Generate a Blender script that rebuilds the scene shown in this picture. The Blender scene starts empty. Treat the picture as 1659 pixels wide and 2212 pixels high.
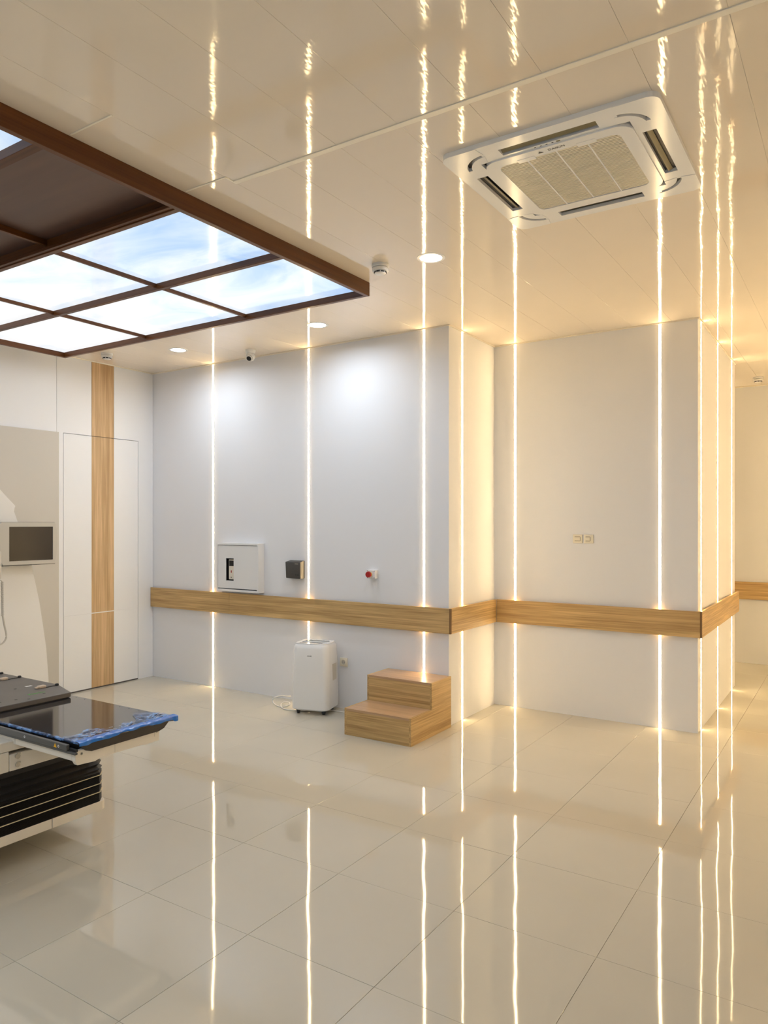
import bpy, bmesh, math, random
from mathutils import Vector, Matrix

random.seed(7)
S = bpy.context.scene
COL = S.collection
PI = math.pi

# ------------------------------------------------------------------ camera
CAM_H = 1.6256
cam_data = bpy.data.cameras.new('camera')
cam_data.sensor_fit = 'HORIZONTAL'
cam_data.sensor_width = 36.0
cam_data.lens = 1582.9 / 1659.0 * 36.0
cam_data.shift_y = 23.5 / 1659.0
cam_data.clip_start = 0.05
cam = bpy.data.objects.new('camera', cam_data)
COL.objects.link(cam)
cam.location = (0, 0, CAM_H)
cam.rotation_euler = (PI / 2, 0, 0.5762)
S.camera = cam

# ------------------------------------------------------------------ world, view, light levels
w = bpy.data.worlds.new('world')
S.world = w
w.use_nodes = True
w.node_tree.nodes['Background'].inputs[0].default_value = (0.02, 0.02, 0.02, 1)
w.node_tree.nodes['Background'].inputs[1].default_value = 0.0
vs = S.view_settings
vs.view_transform = 'Standard'
vs.look = 'None'
vs.exposure = 0.34
vs.gamma = 1.0
vs.use_curve_mapping = False
try:
    S.cycles.diffuse_bounces = 4
    S.cycles.glossy_bounces = 3
    S.cycles.max_bounces = 6
    S.cycles.use_light_tree = False
    S.cycles.adaptive_threshold = 0.03
    S.cycles.caustics_reflective = False
    S.cycles.caustics_refractive = False
except Exception:
    pass

LED_COL, LED_STR = (1.0, 0.72, 0.37), 38.0
DOWN_COL, DOWN_W = (0.78, 0.89, 1.0), 7.0
SKY_STR = 0.72

# ------------------------------------------------------------------ room numbers (metres)
H = 3.21
XL, XR, XS, XE = -6.30, -2.755, -1.05, 1.25      # left wall, return wall, side wall, right wall
YF, YA, YB, YC, YD = -2.60, 5.19, 6.06, 8.04, 9.42  # front, back wall, recess wall, block end, far wall

# ================================================================== helpers
def link(o, parent=None):
    COL.objects.link(o)
    if parent is not None:
        o.parent = parent
    return o

def obj(name, bm, mat, parent=None, loc=None, rot=None, smooth=False):
    me = bpy.data.meshes.new(name)
    bmesh.ops.recalc_face_normals(bm, faces=bm.faces)
    bm.to_mesh(me)
    bm.free()
    if smooth:
        for p in me.polygons:
            p.use_smooth = True
        try:
            me.set_sharp_from_angle(angle=math.radians(35))
        except Exception:
            pass
    if mat is not None:
        me.materials.append(mat)
    o = bpy.data.objects.new(name, me)
    if loc is not None:
        o.location = loc
    if rot is not None:
        o.rotation_euler = rot
    return link(o, parent)

def thing(name, label, cat, loc=(0, 0, 0), rotz=0.0, group=None):
    o = bpy.data.objects.new(name, None)
    o.empty_display_size = 0.1
    link(o)
    o.location = loc
    o.rotation_euler = (0, 0, rotz)
    o['label'] = label
    o['category'] = cat
    if group:
        o['group'] = group
    return o

def tag(o, label, cat, group=None):
    o['label'] = label
    o['category'] = cat
    if group:
        o['group'] = group
    return o

def structure(o, label=None):
    o['kind'] = 'structure'
    if label:
        o['label'] = label
    return o

def box(bm, x0, x1, y0, y1, z0, z1):
    v = [bm.verts.new(c) for c in ((x0, y0, z0), (x1, y0, z0), (x1, y1, z0), (x0, y1, z0),
                                   (x0, y0, z1), (x1, y0, z1), (x1, y1, z1), (x0, y1, z1))]
    for f in ((0, 3, 2, 1), (4, 5, 6, 7), (0, 1, 5, 4), (1, 2, 6, 5), (2, 3, 7, 6), (3, 0, 4, 7)):
        bm.faces.new([v[i] for i in f])
    return bm

def bx(x0, x1, y0, y1, z0, z1, bev=0.0, seg=2):
    bm = box(bmesh.new(), min(x0, x1), max(x0, x1), min(y0, y1), max(y0, y1), min(z0, z1), max(z0, z1))
    if bev:
        bmesh.ops.bevel(bm, geom=bm.edges[:], offset=bev, segments=seg, affect='EDGES', profile=0.5)
    return bm

def drop_faces(bm, n):
    """leave out the faces that point along n (the hidden back of a diffuser)"""
    bm.normal_update()
    bmesh.ops.recalc_face_normals(bm, faces=bm.faces)
    bmesh.ops.delete(bm, geom=[f for f in bm.faces if f.normal.dot(Vector(n)) > .9], context='FACES_ONLY')
    return bm

def prism(bm, pts, axis, a, b):
    """polygon pts (2-D) extruded along axis from a to b"""
    def P(p, t):
        if axis == 'x': return (t, p[0], p[1])
        if axis == 'y': return (p[0], t, p[1])
        return (p[0], p[1], t)
    va = [bm.verts.new(P(p, a)) for p in pts]
    vb = [bm.verts.new(P(p, b)) for p in pts]
    n = len(pts)
    bm.faces.new(va)
    bm.faces.new(vb[::-1])
    for i in range(n):
        bm.faces.new((va[i], vb[i], vb[(i + 1) % n], va[(i + 1) % n]))
    return bm

def pri(pts, axis, a, b, bev=0.0, seg=2):
    bm = prism(bmesh.new(), pts, axis, a, b)
    if bev:
        bmesh.ops.bevel(bm, geom=bm.edges[:], offset=bev, segments=seg, affect='EDGES', profile=0.5)
    return bm

def cyl(bm, c, r, h, axis='z', n=24, r2=None):
    """cylinder from c along +axis by h"""
    r2 = r if r2 is None else r2
    def P(a, rr, t):
        u, v = rr * math.cos(a), rr * math.sin(a)
        if axis == 'z': return (c[0] + u, c[1] + v, c[2] + t)
        if axis == 'y': return (c[0] + u, c[1] + t, c[2] + v)
        return (c[0] + t, c[1] + u, c[2] + v)
    A = [bm.verts.new(P(2 * PI * i / n, r, 0)) for i in range(n)]
    B = [bm.verts.new(P(2 * PI * i / n, r2, h)) for i in range(n)]
    bm.faces.new(A)
    bm.faces.new(B[::-1])
    for i in range(n):
        bm.faces.new((A[i], B[i], B[(i + 1) % n], A[(i + 1) % n]))
    return bm

def lathe(bm, prof, c=(0, 0, 0), n=28):
    """profile [(r, z)] turned about the z axis through c"""
    rings = []
    for r, z in prof:
        if r < 1e-6:
            rings.append([bm.verts.new((c[0], c[1], c[2] + z))])
        else:
            rings.append([bm.verts.new((c[0] + r * math.cos(2 * PI * i / n), c[1] + r * math.sin(2 * PI * i / n), c[2] + z)) for i in range(n)])
    for A, B in zip(rings, rings[1:]):
        for i in range(n):
            j = (i + 1) % n
            if len(A) == 1 and len(B) == 1: continue
            if len(A) == 1: bm.faces.new((A[0], B[i], B[j]))
            elif len(B) == 1: bm.faces.new((A[i], B[0], A[j]))
            else: bm.faces.new((A[i], B[i], B[j], A[j]))
    return bm

def tube(bm, pts, r, n=8):
    pts = [Vector(p) for p in pts]
    rings = []
    up = Vector((0, 0, 1))
    for i, p in enumerate(pts):
        d = (pts[min(i + 1, len(pts) - 1)] - pts[max(i - 1, 0)]).normalized()
        s = d.cross(up)
        if s.length < 1e-4: s = d.cross(Vector((1, 0, 0)))
        s.normalize()
        t = s.cross(d).normalized()
        rings.append([bm.verts.new(p + r * (math.cos(2 * PI * k / n) * s + math.sin(2 * PI * k / n) * t)) for k in range(n)])
    for A, B in zip(rings, rings[1:]):
        for k in range(n):
            bm.faces.new((A[k], B[k], B[(k + 1) % n], A[(k + 1) % n]))
    bm.faces.new(rings[0])
    bm.faces.new(rings[-1][::-1])
    return bm

def smooth_path(pts, n=8):
    P = [Vector(p) for p in pts]
    P = [P[0]] + P + [P[-1]]
    out = []
    for i in range(1, len(P) - 2):
        for k in range(n):
            t = k / n
            a, b, c, d = P[i - 1], P[i], P[i + 1], P[i + 2]
            out.append(0.5 * ((2 * b) + (c - a) * t + (2 * a - 5 * b + 4 * c - d) * t * t + (3 * b - a - 3 * c + d) * t ** 3))
    out.append(P[-2])
    return out

def rrect(x0, x1, y0, y1, r, n=6):
    pts = []
    for cx, cy, a0 in ((x1 - r, y1 - r, 0), (x0 + r, y1 - r, PI / 2), (x0 + r, y0 + r, PI), (x1 - r, y0 + r, 1.5 * PI)):
        for k in range(n + 1):
            a = a0 + PI / 2 * k / n
            pts.append((cx + r * math.cos(a), cy + r * math.sin(a)))
    return pts

def ring_plate(bm, outer, inner, z0, z1):
    """flat ring between two loops with the same number of points"""
    n = len(outer)
    L = {}
    for k, (loop, z) in enumerate(((outer, z0), (inner, z0), (outer, z1), (inner, z1))):
        L[k] = [bm.verts.new((p[0], p[1], z)) for p in loop]
    for i in range(n):
        j = (i + 1) % n
        bm.faces.new((L[0][i], L[0][j], L[1][j], L[1][i]))
        bm.faces.new((L[2][i], L[3][i], L[3][j], L[2][j]))
        bm.faces.new((L[0][i], L[2][i], L[2][j], L[0][j]))
        bm.faces.new((L[1][i], L[1][j], L[3][j], L[3][i]))
    return bm

def text(name, body, size, mat, parent, M, extrude=0.0004):
    cu = bpy.data.curves.new(name, 'FONT')
    cu.body = body
    cu.size = size
    cu.extrude = extrude
    cu.align_x = 'CENTER'
    cu.align_y = 'CENTER'
    cu.resolution_u = 2
    tmp = bpy.data.objects.new(name + '_source', cu)
    COL.objects.link(tmp)
    bpy.context.view_layer.update()
    me = bpy.data.meshes.new_from_object(tmp.evaluated_get(bpy.context.evaluated_depsgraph_get()))
    bpy.data.objects.remove(tmp)
    bpy.data.curves.remove(cu)
    me.transform(M)
    me.materials.clear()
    me.materials.append(mat)
    o = bpy.data.objects.new(name, me)
    return link(o, parent)

# ================================================================== materials
def nodes(name):
    m = bpy.data.materials.new(name)
    m.use_nodes = True
    nt = m.node_tree
    return m, nt, nt.nodes['Principled BSDF']

def plain(name, col, rough=0.5, metal=0.0, spec=0.5, bump=0.0, bscale=40.0, var=0.0, vscale=3.0):
    m, nt, b = nodes(name)
    b.inputs['Base Color'].default_value = (*col, 1)
    b.inputs['Roughness'].default_value = rough
    b.inputs['Metallic'].default_value = metal
    b.inputs['Specular IOR Level'].default_value = spec
    tc = nt.nodes.new('ShaderNodeTexCoord')
    if var:
        n = nt.nodes.new('ShaderNodeTexNoise')
        n.inputs['Scale'].default_value = vscale
        nt.links.new(tc.outputs['Object'], n.inputs['Vector'])
        r = nt.nodes.new('ShaderNodeValToRGB')
        r.color_ramp.elements[0].position = 0.3
        r.color_ramp.elements[1].position = 0.7
        r.color_ramp.elements[0].color = (*[c * (1 - var) for c in col], 1)
        r.color_ramp.elements[1].color = (*[min(1, c * (1 + var)) for c in col], 1)
        nt.links.new(n.outputs['Fac'], r.inputs['Fac'])
        nt.links.new(r.outputs['Color'], b.inputs['Base Color'])
    if bump:
        n = nt.nodes.new('ShaderNodeTexNoise')
        n.inputs['Scale'].default_value = bscale
        nt.links.new(tc.outputs['Object'], n.inputs['Vector'])
        bp = nt.nodes.new('ShaderNodeBump')
        bp.inputs['Strength'].default_value = bump
        bp.inputs['Distance'].default_value = 0.01
        nt.links.new(n.outputs['Fac'], bp.inputs['Height'])
        nt.links.new(bp.outputs['Normal'], b.inputs['Normal'])
    return m

def wood(name, axis, light, dark, rough=0.42, fine=95.0, along=2.0, contrast=(0.37, 0.64)):
    """straight-grained wood laminate, the grain running along axis (0, 1, 2)"""
    m, nt, b = nodes(name)
    L = nt.links.new
    tc = nt.nodes.new('ShaderNodeTexCoord')
    def mapped(a, f):
        mp = nt.nodes.new('ShaderNodeMapping')
        s = [f, f, f]
        s[axis] = a
        mp.inputs['Scale'].default_value = s
        L(tc.outputs['Object'], mp.inputs['Vector'])
        return mp
    m1 = mapped(along, fine)
    n1 = nt.nodes.new('ShaderNodeTexNoise')
    n1.inputs['Scale'].default_value = 1.0
    n1.inputs['Detail'].default_value = 4.0
    n1.inputs['Roughness'].default_value = 0.6
    n1.inputs['Distortion'].default_value = 0.35
    L(m1.outputs['Vector'], n1.inputs['Vector'])
    m2 = mapped(along * 0.5, fine * 0.22)
    n2 = nt.nodes.new('ShaderNodeTexNoise')
    n2.inputs['Scale'].default_value = 1.0
    n2.inputs['Detail'].default_value = 2.0
    L(m2.outputs['Vector'], n2.inputs['Vector'])
    mx = nt.nodes.new('ShaderNodeMix')
    mx.inputs['Factor'].default_value = 0.42
    L(n1.outputs['Fac'], mx.inputs['A'])
    L(n2.outputs['Fac'], mx.inputs['B'])
    r = nt.nodes.new('ShaderNodeValToRGB')
    r.color_ramp.elements[0].position = contrast[0]
    r.color_ramp.elements[1].position = contrast[1]
    r.color_ramp.elements[0].color = (*dark, 1)
    r.color_ramp.elements[1].color = (*light, 1)
    L(mx.outputs['Result'], r.inputs['Fac'])
    L(r.outputs['Color'], b.inputs['Base Color'])
    b.inputs['Roughness'].default_value = rough
    bp = nt.nodes.new('ShaderNodeBump')
    bp.inputs['Strength'].default_value = 0.12
    bp.inputs['Distance'].default_value = 0.002
    L(n1.outputs['Fac'], bp.inputs['Height'])
    L(bp.outputs['Normal'], b.inputs['Normal'])
    return m

def emitter(name, col, strength):
    m, nt, b = nodes(name)
    b.inputs['Base Color'].default_value = (0.8, 0.8, 0.8, 1)
    b.inputs['Roughness'].default_value = 0.4
    b.inputs['Emission Color'].default_value = (*col, 1)
    b.inputs['Emission Strength'].default_value = strength
    return m

def glossy_wavy(name, col, rough, scales, strength, dist, spec=0.5, var=0.02):
    """polished panel with slow waviness: scales is a list of (mapping scale xyz, weight)"""
    m, nt, b = nodes(name)
    L = nt.links.new
    g = nt.nodes.new('ShaderNodeNewGeometry')
    b.inputs['Roughness'].default_value = rough
    b.inputs['Specular IOR Level'].default_value = spec
    prev = None
    for sc, wgt in scales:
        mp = nt.nodes.new('ShaderNodeMapping')
        mp.inputs['Scale'].default_value = sc
        L(g.outputs['Position'], mp.inputs['Vector'])
        n = nt.nodes.new('ShaderNodeTexNoise')
        n.inputs['Scale'].default_value = 1.0
        n.inputs['Detail'].default_value = 1.0
        L(mp.outputs['Vector'], n.inputs['Vector'])
        mu = nt.nodes.new('ShaderNodeMath')
        mu.operation = 'MULTIPLY'
        mu.inputs[1].default_value = wgt
        L(n.outputs['Fac'], mu.inputs[0])
        if prev is None:
            prev = mu
        else:
            ad = nt.nodes.new('ShaderNodeMath')
            ad.operation = 'ADD'
            L(prev.outputs[0], ad.inputs[0])
            L(mu.outputs[0], ad.inputs[1])
            prev = ad
    bp = nt.nodes.new('ShaderNodeBump')
    bp.inputs['Strength'].default_value = strength
    bp.inputs['Distance'].default_value = dist
    L(prev.outputs[0], bp.inputs['Height'])
    L(bp.outputs['Normal'], b.inputs['Normal'])
    n = nt.nodes.new('ShaderNodeTexNoise')
    n.inputs['Scale'].default_value = 1.7
    n.inputs['Detail'].default_value = 3.0
    L(g.outputs['Position'], n.inputs['Vector'])
    r = nt.nodes.new('ShaderNodeValToRGB')
    r.color_ramp.elements[0].position = 0.3
    r.color_ramp.elements[1].position = 0.7
    r.color_ramp.elements[0].color = (*[c * (1 - var) for c in col], 1)
    r.color_ramp.elements[1].color = (*[min(1, c * (1 + var)) for c in col], 1)
    L(n.outputs['Fac'], r.inputs['Fac'])
    L(r.outputs['Color'], b.inputs['Base Color'])
    return m

M = {}
M['wall'] = plain('wall_paint', (0.82, 0.825, 0.855), 0.55, bump=0.02, bscale=160)
M['clad'] = plain('white_cladding', (0.86, 0.87, 0.90), 0.35)
M['gap'] = plain('dark_joint', (0.10, 0.09, 0.085), 0.8)
M['grout'] = plain('floor_grout', (0.40, 0.33, 0.25), 0.8)
M['tile'] = glossy_wavy('polished_cream_tile', (0.575, 0.54, 0.452), 0.035,
                        [((2.2, 2.2, 1), 1.0), ((7, 7, 1), 0.12)], 0.25, 0.006, 0.55, 0.025)
M['ceil'] = glossy_wavy('glossy_ceiling_panel', (0.86, 0.775, 0.66), 0.05,
                        [((5.0, 2.2, 1), 1.0), ((70, 22, 1), 0.09)], 0.28, 0.004, 0.6, 0.015)
M['ceil_trim'] = plain('cream_ceiling_trim', (0.92, 0.86, 0.74), 0.4)
OAK_L, OAK_D = (0.70, 0.480, 0.215), (0.37, 0.225, 0.080)
M['oak_x'] = wood('oak_laminate_x', 0, OAK_L, OAK_D)
M['oak_y'] = wood('oak_laminate_y', 1, OAK_L, OAK_D)
M['oak_z'] = wood('oak_laminate_z', 2, (0.72, 0.50, 0.28), (0.43, 0.27, 0.125), fine=85)
M['oak_edge'] = plain('oak_edge_trim', (0.20, 0.105, 0.035), 0.5)
DK_L, DK_D = (0.150, 0.052, 0.012), (0.070, 0.022, 0.005)
M['dark_x'] = wood('walnut_stain_x', 0, DK_L, DK_D, 0.36, 45, 1.0)
M['dark_y'] = wood('walnut_stain_y', 1, DK_L, DK_D, 0.36, 45, 1.0)
for k_ in ('dark_x', 'dark_y'):
    M[k_].node_tree.nodes['Principled BSDF'].inputs['Specular IOR Level'].default_value = 0.3
M['dark_panel'] = wood('walnut_stain_panel', 0, (0.125, 0.062, 0.042), (0.085, 0.042, 0.030), 0.42, 9, 0.8)
M['led'] = emitter('warm_led_diffuser', LED_COL, LED_STR)
M['lamp'] = emitter('cool_downlight_diffuser', (0.93, 0.97, 1.0), 9.0)
M['lamp'].cycles.emission_sampling = 'NONE'
M['white'] = plain('white_plastic', (0.82, 0.82, 0.82), 0.3)
M['gloss_white'] = plain('glossy_white_plastic', (0.88, 0.88, 0.88), 0.14)
M['metal_white'] = plain('white_powder_coat', (0.80, 0.80, 0.80), 0.45)
M['ivory'] = plain('ivory_plastic', (0.84, 0.78, 0.64), 0.35)
M['cream'] = plain('cream_machine_cover', (0.80, 0.74, 0.64), 0.4)
M['cover'] = plain('white_machine_cover', (0.84, 0.82, 0.79), 0.35)
M['stone'] = plain('warm_grey_panel', (0.60, 0.57, 0.52), 0.5)
M['bezel'] = plain('grey_bezel', (0.56, 0.53, 0.47), 0.4)
M['screen'] = plain('dark_screen', (0.030, 0.020, 0.012), 0.22)
M['black'] = plain('black_plastic', (0.012, 0.012, 0.013), 0.45)
M['bellows'] = plain('black_bellows', (0.010, 0.008, 0.008), 0.55)
M['charcoal'] = plain('charcoal_plastic', (0.062, 0.058, 0.054), 0.5)
M['rail_grey'] = plain('dark_grey_rail', (0.10, 0.098, 0.092), 0.45)
M['board'] = plain('grey_composite_board', (0.13, 0.118, 0.110), 0.4, var=0.06, vscale=9)
M['carbon'] = plain('glossy_carbon_top', (0.022, 0.022, 0.026), 0.06, spec=0.9)
M['carbon_matte'] = plain('carbon_hull', (0.030, 0.026, 0.024), 0.45)
M['steel'] = plain('brushed_steel', (0.42, 0.40, 0.36), 0.35, metal=0.8)
M['tan'] = plain('tan_clip', (0.62, 0.50, 0.38), 0.5)
M['green'] = plain('green_print', (0.10, 0.42, 0.08), 0.5)
M['yellow'] = plain('yellow_print', (0.85, 0.45, 0.01), 0.5)
M['yellow_pl'] = plain('yellow_plastic', (0.75, 0.42, 0.02), 0.4)
M['red'] = plain('red_plastic', (0.42, 0.012, 0.012), 0.35)
M['ink'] = plain('dark_print', (0.05, 0.05, 0.05), 0.5)
M['cable'] = plain('white_cable', (0.82, 0.79, 0.72), 0.4)
M['line'] = plain('cream_stripe', (0.72, 0.62, 0.42), 0.4)
M['louvre'] = plain('olive_louvre', (0.26, 0.22, 0.12), 0.35)

def film_mat():
    m, nt, b = nodes('blue_plastic_film')
    L = nt.links.new
    tc = nt.nodes.new('ShaderNodeTexCoord')
    n = nt.nodes.new('ShaderNodeTexNoise')
    n.inputs['Scale'].default_value = 16
    n.inputs['Detail'].default_value = 5
    n.inputs['Distortion'].default_value = 1.2
    L(tc.outputs['Object'], n.inputs['Vector'])
    r = nt.nodes.new('ShaderNodeValToRGB')
    r.color_ramp.elements[0].position = 0.40
    r.color_ramp.elements[1].position = 0.62
    r.color_ramp.elements[0].color = (0.02, 0.16, 0.55, 1)
    r.color_ramp.elements[1].color = (0.22, 0.42, 0.80, 1)
    L(n.outputs['Fac'], r.inputs['Fac'])
    L(r.outputs['Color'], b.inputs['Base Color'])
    b.inputs['Roughness'].default_value = 0.12
    b.inputs['Alpha'].default_value = 0.5
    r2 = nt.nodes.new('ShaderNodeValToRGB')
    r2.color_ramp.elements[0].position = 0.42
    r2.color_ramp.elements[1].position = 0.60
    r2.color_ramp.elements[0].color = (0.12, 0.12, 0.12, 1)
    r2.color_ramp.elements[1].color = (0.75, 0.75, 0.75, 1)
    L(n.outputs['Fac'], r2.inputs['Fac'])
    L(r2.outputs['Color'], b.inputs['Alpha'])
    return m
M['film'] = film_mat()
M['film_edge'] = plain('bright_blue_film', (0.015, 0.17, 0.62), 0.25)
M['crease'] = plain('white_film_crease', (0.62, 0.70, 0.85), 0.3)

def sky_mat():
    """backlit acrylic printed with a summer sky: pale cloud over light blue"""
    m, nt, b = nodes('backlit_sky_print')
    L = nt.links.new
    g = nt.nodes.new('ShaderNodeNewGeometry')
    mp = nt.nodes.new('ShaderNodeMapping')
    mp.inputs['Scale'].default_value = (1.1, 1.9, 1)
    mp.inputs['Rotation'].default_value = (0, 0, 0.5)
    L(g.outputs['Position'], mp.inputs['Vector'])
    n = nt.nodes.new('ShaderNodeTexNoise')
    n.inputs['Scale'].default_value = 1.3
    n.inputs['Detail'].default_value = 5
    n.inputs['Roughness'].default_value = 0.55
    n.inputs['Distortion'].default_value = 0.8
    L(mp.outputs['Vector'], n.inputs['Vector'])
    sx = nt.nodes.new('ShaderNodeSeparateXYZ')
    L(g.outputs['Position'], sx.inputs[0])
    mr = nt.nodes.new('ShaderNodeMapRange')
    mr.inputs['From Min'].default_value = -5.6
    mr.inputs['From Max'].default_value = -2.7
    mr.inputs['To Min'].default_value = 0.36
    mr.inputs['To Max'].default_value = -0.10
    L(sx.outputs['X'], mr.inputs['Value'])
    ad = nt.nodes.new('ShaderNodeMath')
    ad.operation = 'ADD'
    L(n.outputs['Fac'], ad.inputs[0])
    L(mr.outputs['Result'], ad.inputs[1])
    r = nt.nodes.new('ShaderNodeValToRGB')
    e = r.color_ramp.elements
    e[0].position = 0.28
    e[0].color = (0.36, 0.60, 0.98, 1)
    e[1].position = 0.80
    e[1].color = (0.96, 0.98, 1.0, 1)
    e.new(0.50).color = (0.70, 0.84, 1.0, 1)
    L(ad.outputs[0], r.inputs['Fac'])
    L(r.outputs['Color'], b.inputs['Emission Color'])
    b.inputs['Emission Strength'].default_value = SKY_STR
    b.inputs['Base Color'].default_value = (0.25, 0.27, 0.30, 1)
    b.inputs['Roughness'].default_value = 0.09
    return m
M['sky'] = sky_mat()

# ================================================================== the setting
# ---- floor: grout bed and 60 cm polished tiles, each slightly out of level as laid
floor = structure(obj('floor', bx(XL - .3, XE + .3, YF - .3, YD + .3, -0.06, -0.0025), M['grout']))
T = 0.6
tm = bx(-T / 2 + .0008, T / 2 - .0008, -T / 2 + .0008, T / 2 - .0008, -0.012, 0.0, 0.0006, 1)
tile0 = obj('floor_tile', tm, M['tile'], floor)
def in_room(x0, x1, y0, y1):
    for a, b, c, d in ((XL, XE, YF, YA), (XR, XE, YA, YB), (XS, XE, YB, YC), (-4.2, XE, YC, YD)):
        if x1 > a + .01 and x0 < b - .01 and y1 > c + .01 and y0 < d - .01:
            return True
    return False
first = True
for i in range(-12, 8):
    for j in range(-12, 16):
        x0, y0 = -0.8276 + T * i, 2.7333 + T * j
        if not in_room(x0, x0 + T, y0, y0 + T):
            continue
        t = tile0 if first else tile0.copy()
        if not first:
            link(t, floor)
        first = False
        t.location = (x0 + T / 2, y0 + T / 2, 0)
        t.rotation_euler = (random.gauss(0, .00045), random.gauss(0, .00045), random.choice((0, PI / 2)))

# ---- ceiling: backing and 30 cm glossy panels, with a cover strip across
ceiling = structure(obj('ceiling', bx(XL - .3, XE + .3, YF - .3, YD + .3, H + .0026, H + .10), M['ceil_trim']))
def ceil_panel(x0, x1, y0, y1):
    c = Vector(((x0 + x1) / 2, (y0 + y1) / 2, H))
    bm = bx(x0 + .0004 - c.x, x1 - .0004 - c.x, y0 + .0004 - c.y, y1 - .0004 - c.y, 0, .0025, 0.0007, 1)
    o = obj('ceiling_panel', bm, M['ceil'], ceiling, c)
    o.rotation_euler = (0, random.gauss(0, .0006), 0)
xs = [-2.44 + .3 * k for k in range(-14, 15)]
for a, b in zip(xs, xs[1:]):
    if b < XL or a > XE:
        continue
    if a > -2.45:
        br = [YF, 2.48, 8.0, YD + .05]
    elif a > -2.75:
        br = [YF, 1.81, 2.42, YD + .05]
    else:
        br = [YF, 0.05, 4.05, YD + .05] if a > -6.2 else [YF, YD + .05]
    for c, d in zip(br, br[1:]):
        if -6.2 < a < -2.75 and c == 0.05:
            continue                                  # the skylight box fills this bay
        ceil_panel(a, b, c, d)
obj('cover_strip', bx(-2.44, XE, 2.466, 2.494, H - .004, H + .001, .0015), M['ceil_trim'], ceiling)
obj('cover_strip', bx(-2.444, -2.434, 2.416, 2.494, H - .003, H + .001, .001), M['ceil_trim'], ceiling)
obj('cover_strip', bx(-2.70, -2.436, 2.414, 2.424, H - .003, H + .001, .001), M['ceil_trim'], ceiling)
obj('cover_strip', bx(-2.70, -2.436, 1.806, 1.814, H - .003, H + .001, .001), M['ceil_trim'], ceiling)

# ---- walls
structure(obj('wall_back', bx(XL - .3, XR, YA, YB, -.06, H + .01), M['wall']))
structure(obj('wall_recess', bx(-4.2, XS, YB + .0, YC, -.06, H + .01), M['wall']))
structure(obj('wall_far', bx(-4.5, XE + .2, YD, YD + .2, -.06, H + .01), M['wall']))
structure(obj('wall_right', bx(XE, XE + .2, YF, YD, -.06, H + .01), M['wall']))
structure(obj('wall_front', bx(XL - .3, XE + .2, YF - .2, YF, -.06, H + .01), M['wall']))
structure(obj('wall_corridor', bx(-4.5, -4.2, YC, YD, -.06, H + .01), M['wall']))
wall_left = structure(obj('wall_left', bx(XL - .3, XL - .022, YF, YA, -.06, H + .01), M['gap']))
g = .0018
DY0, DY1, DZ, SEAM = 4.147, 5.000, 2.475, 0.742
WY0, WY1 = 4.450, 4.705
def clad(y0, y1, z0, z1, mat='clad', name='cladding_panel', parent=wall_left, x1=XL):
    return obj(name, bx(XL - .021, x1, y0 + g, y1 - g, z0 + g, z1 - g), M[mat], parent)
clad(YF, 0.2, 0, H)
clad(0.2, 2.14, 0, H)
clad(2.14, 4.078, 0, H)
obj('cladding_panel', pri([(4.078 + g, .0), (DY0 - g, .0), (DY0 - g, DZ + g), (WY0 - g, DZ + g), (WY0 - g, H), (4.078 + g, H)], 'x', XL - .021, XL), M['clad'], wall_left)
obj('cladding_panel', pri([(WY1 + g, DZ + g), (DY1 + g, DZ + g), (DY1 + g, .0), (YA - g, .0), (YA - g, H), (WY1 + g, H)], 'x', XL - .021, XL), M['clad'], wall_left)
clad(WY0, WY1, DZ, H, 'oak_z', 'wood_strip', wall_left, XL + .001)
# flush door in the cladding with the wood strip running over it
door = structure(bpy.data.objects.new('door_1', None), 'white flush concealed door with oak stripe')
link(door)
for y0, y1, mat, nm in ((DY0 + .002, WY0, 'clad', 'door_leaf'), (WY0, WY1, 'oak_z', 'wood_strip'), (WY1, DY1 - .002, 'clad', 'door_leaf')):
    xx = XL + (.001 if mat == 'oak_z' else 0)
    for z0, z1 in ((.012, SEAM), (SEAM, DZ - .002)):
        gg = .0006
        obj(nm, bx(XL - .021, xx, y0 + gg, y1 - gg, z0 + gg, z1 - gg), M[mat], door)
obj('seam_strip', bx(XL, XL + .002, WY0, WY1, SEAM - .005, SEAM + .005), M['white'], door)
obj('floor_gap', bx(XL - .02, XL - .003, DY0, DY1, .0, .011), M['gap'], door)

# thin cream coving where walls meet the ceiling
def coving(n, x0, x1, y0, y1):
    structure(obj('trim_%d' % n, bx(x0, x1, y0, y1, H - .010, H + .0), M['ceil_trim']))
coving(1, XL, XL + .010, YF, YA)
coving(2, XL + .01, XR, YA - .010, YA)
coving(3, XR, XR + .010, YA - .01, YB)
coving(4, XR + .01, XS, YB - .010, YB)
coving(5, XS, XS + .010, YB - .01, YC)
coving(6, -4.2, XE, YD - .010, YD)

# ================================================================== LED light lines in the walls
def led(where, x, y, normal, group='warm LED light lines set into the walls'):
    t = thing('led_light_line', where, 'LED strip', (x, y, 0.0), 0, group)
    z0, z1 = .003, H - .011
    hw, hp = .0080, .0120
    d1, d2 = .0015, .0030
    if normal == 'y':
        obj('profile', bx(-hp, hp, -d1, -.0001, z0, z1), M['white'], t)
        obj('diffuser', drop_faces(bx(-hw, hw, -d2, -d1, z0, z1), (0, 1, 0)), M['led'], t)
    elif normal == '-x':
        obj('profile', bx(-d1, -.0001, -hp, hp, z0, z1), M['white'], t)
        obj('diffuser', drop_faces(bx(-d2, -d1, -hw, hw, z0, z1), (1, 0, 0)), M['led'], t)
    else:
        obj('profile', bx(.0001, d1, -hp, hp, z0, z1), M['white'], t)
        obj('diffuser', drop_faces(bx(d1, d2, -hw, hw, z0, z1), (-1, 0, 0)), M['led'], t)
    return t
led('vertical LED light line left of the white laser cabinet', -5.397, YA, 'y')
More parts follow.
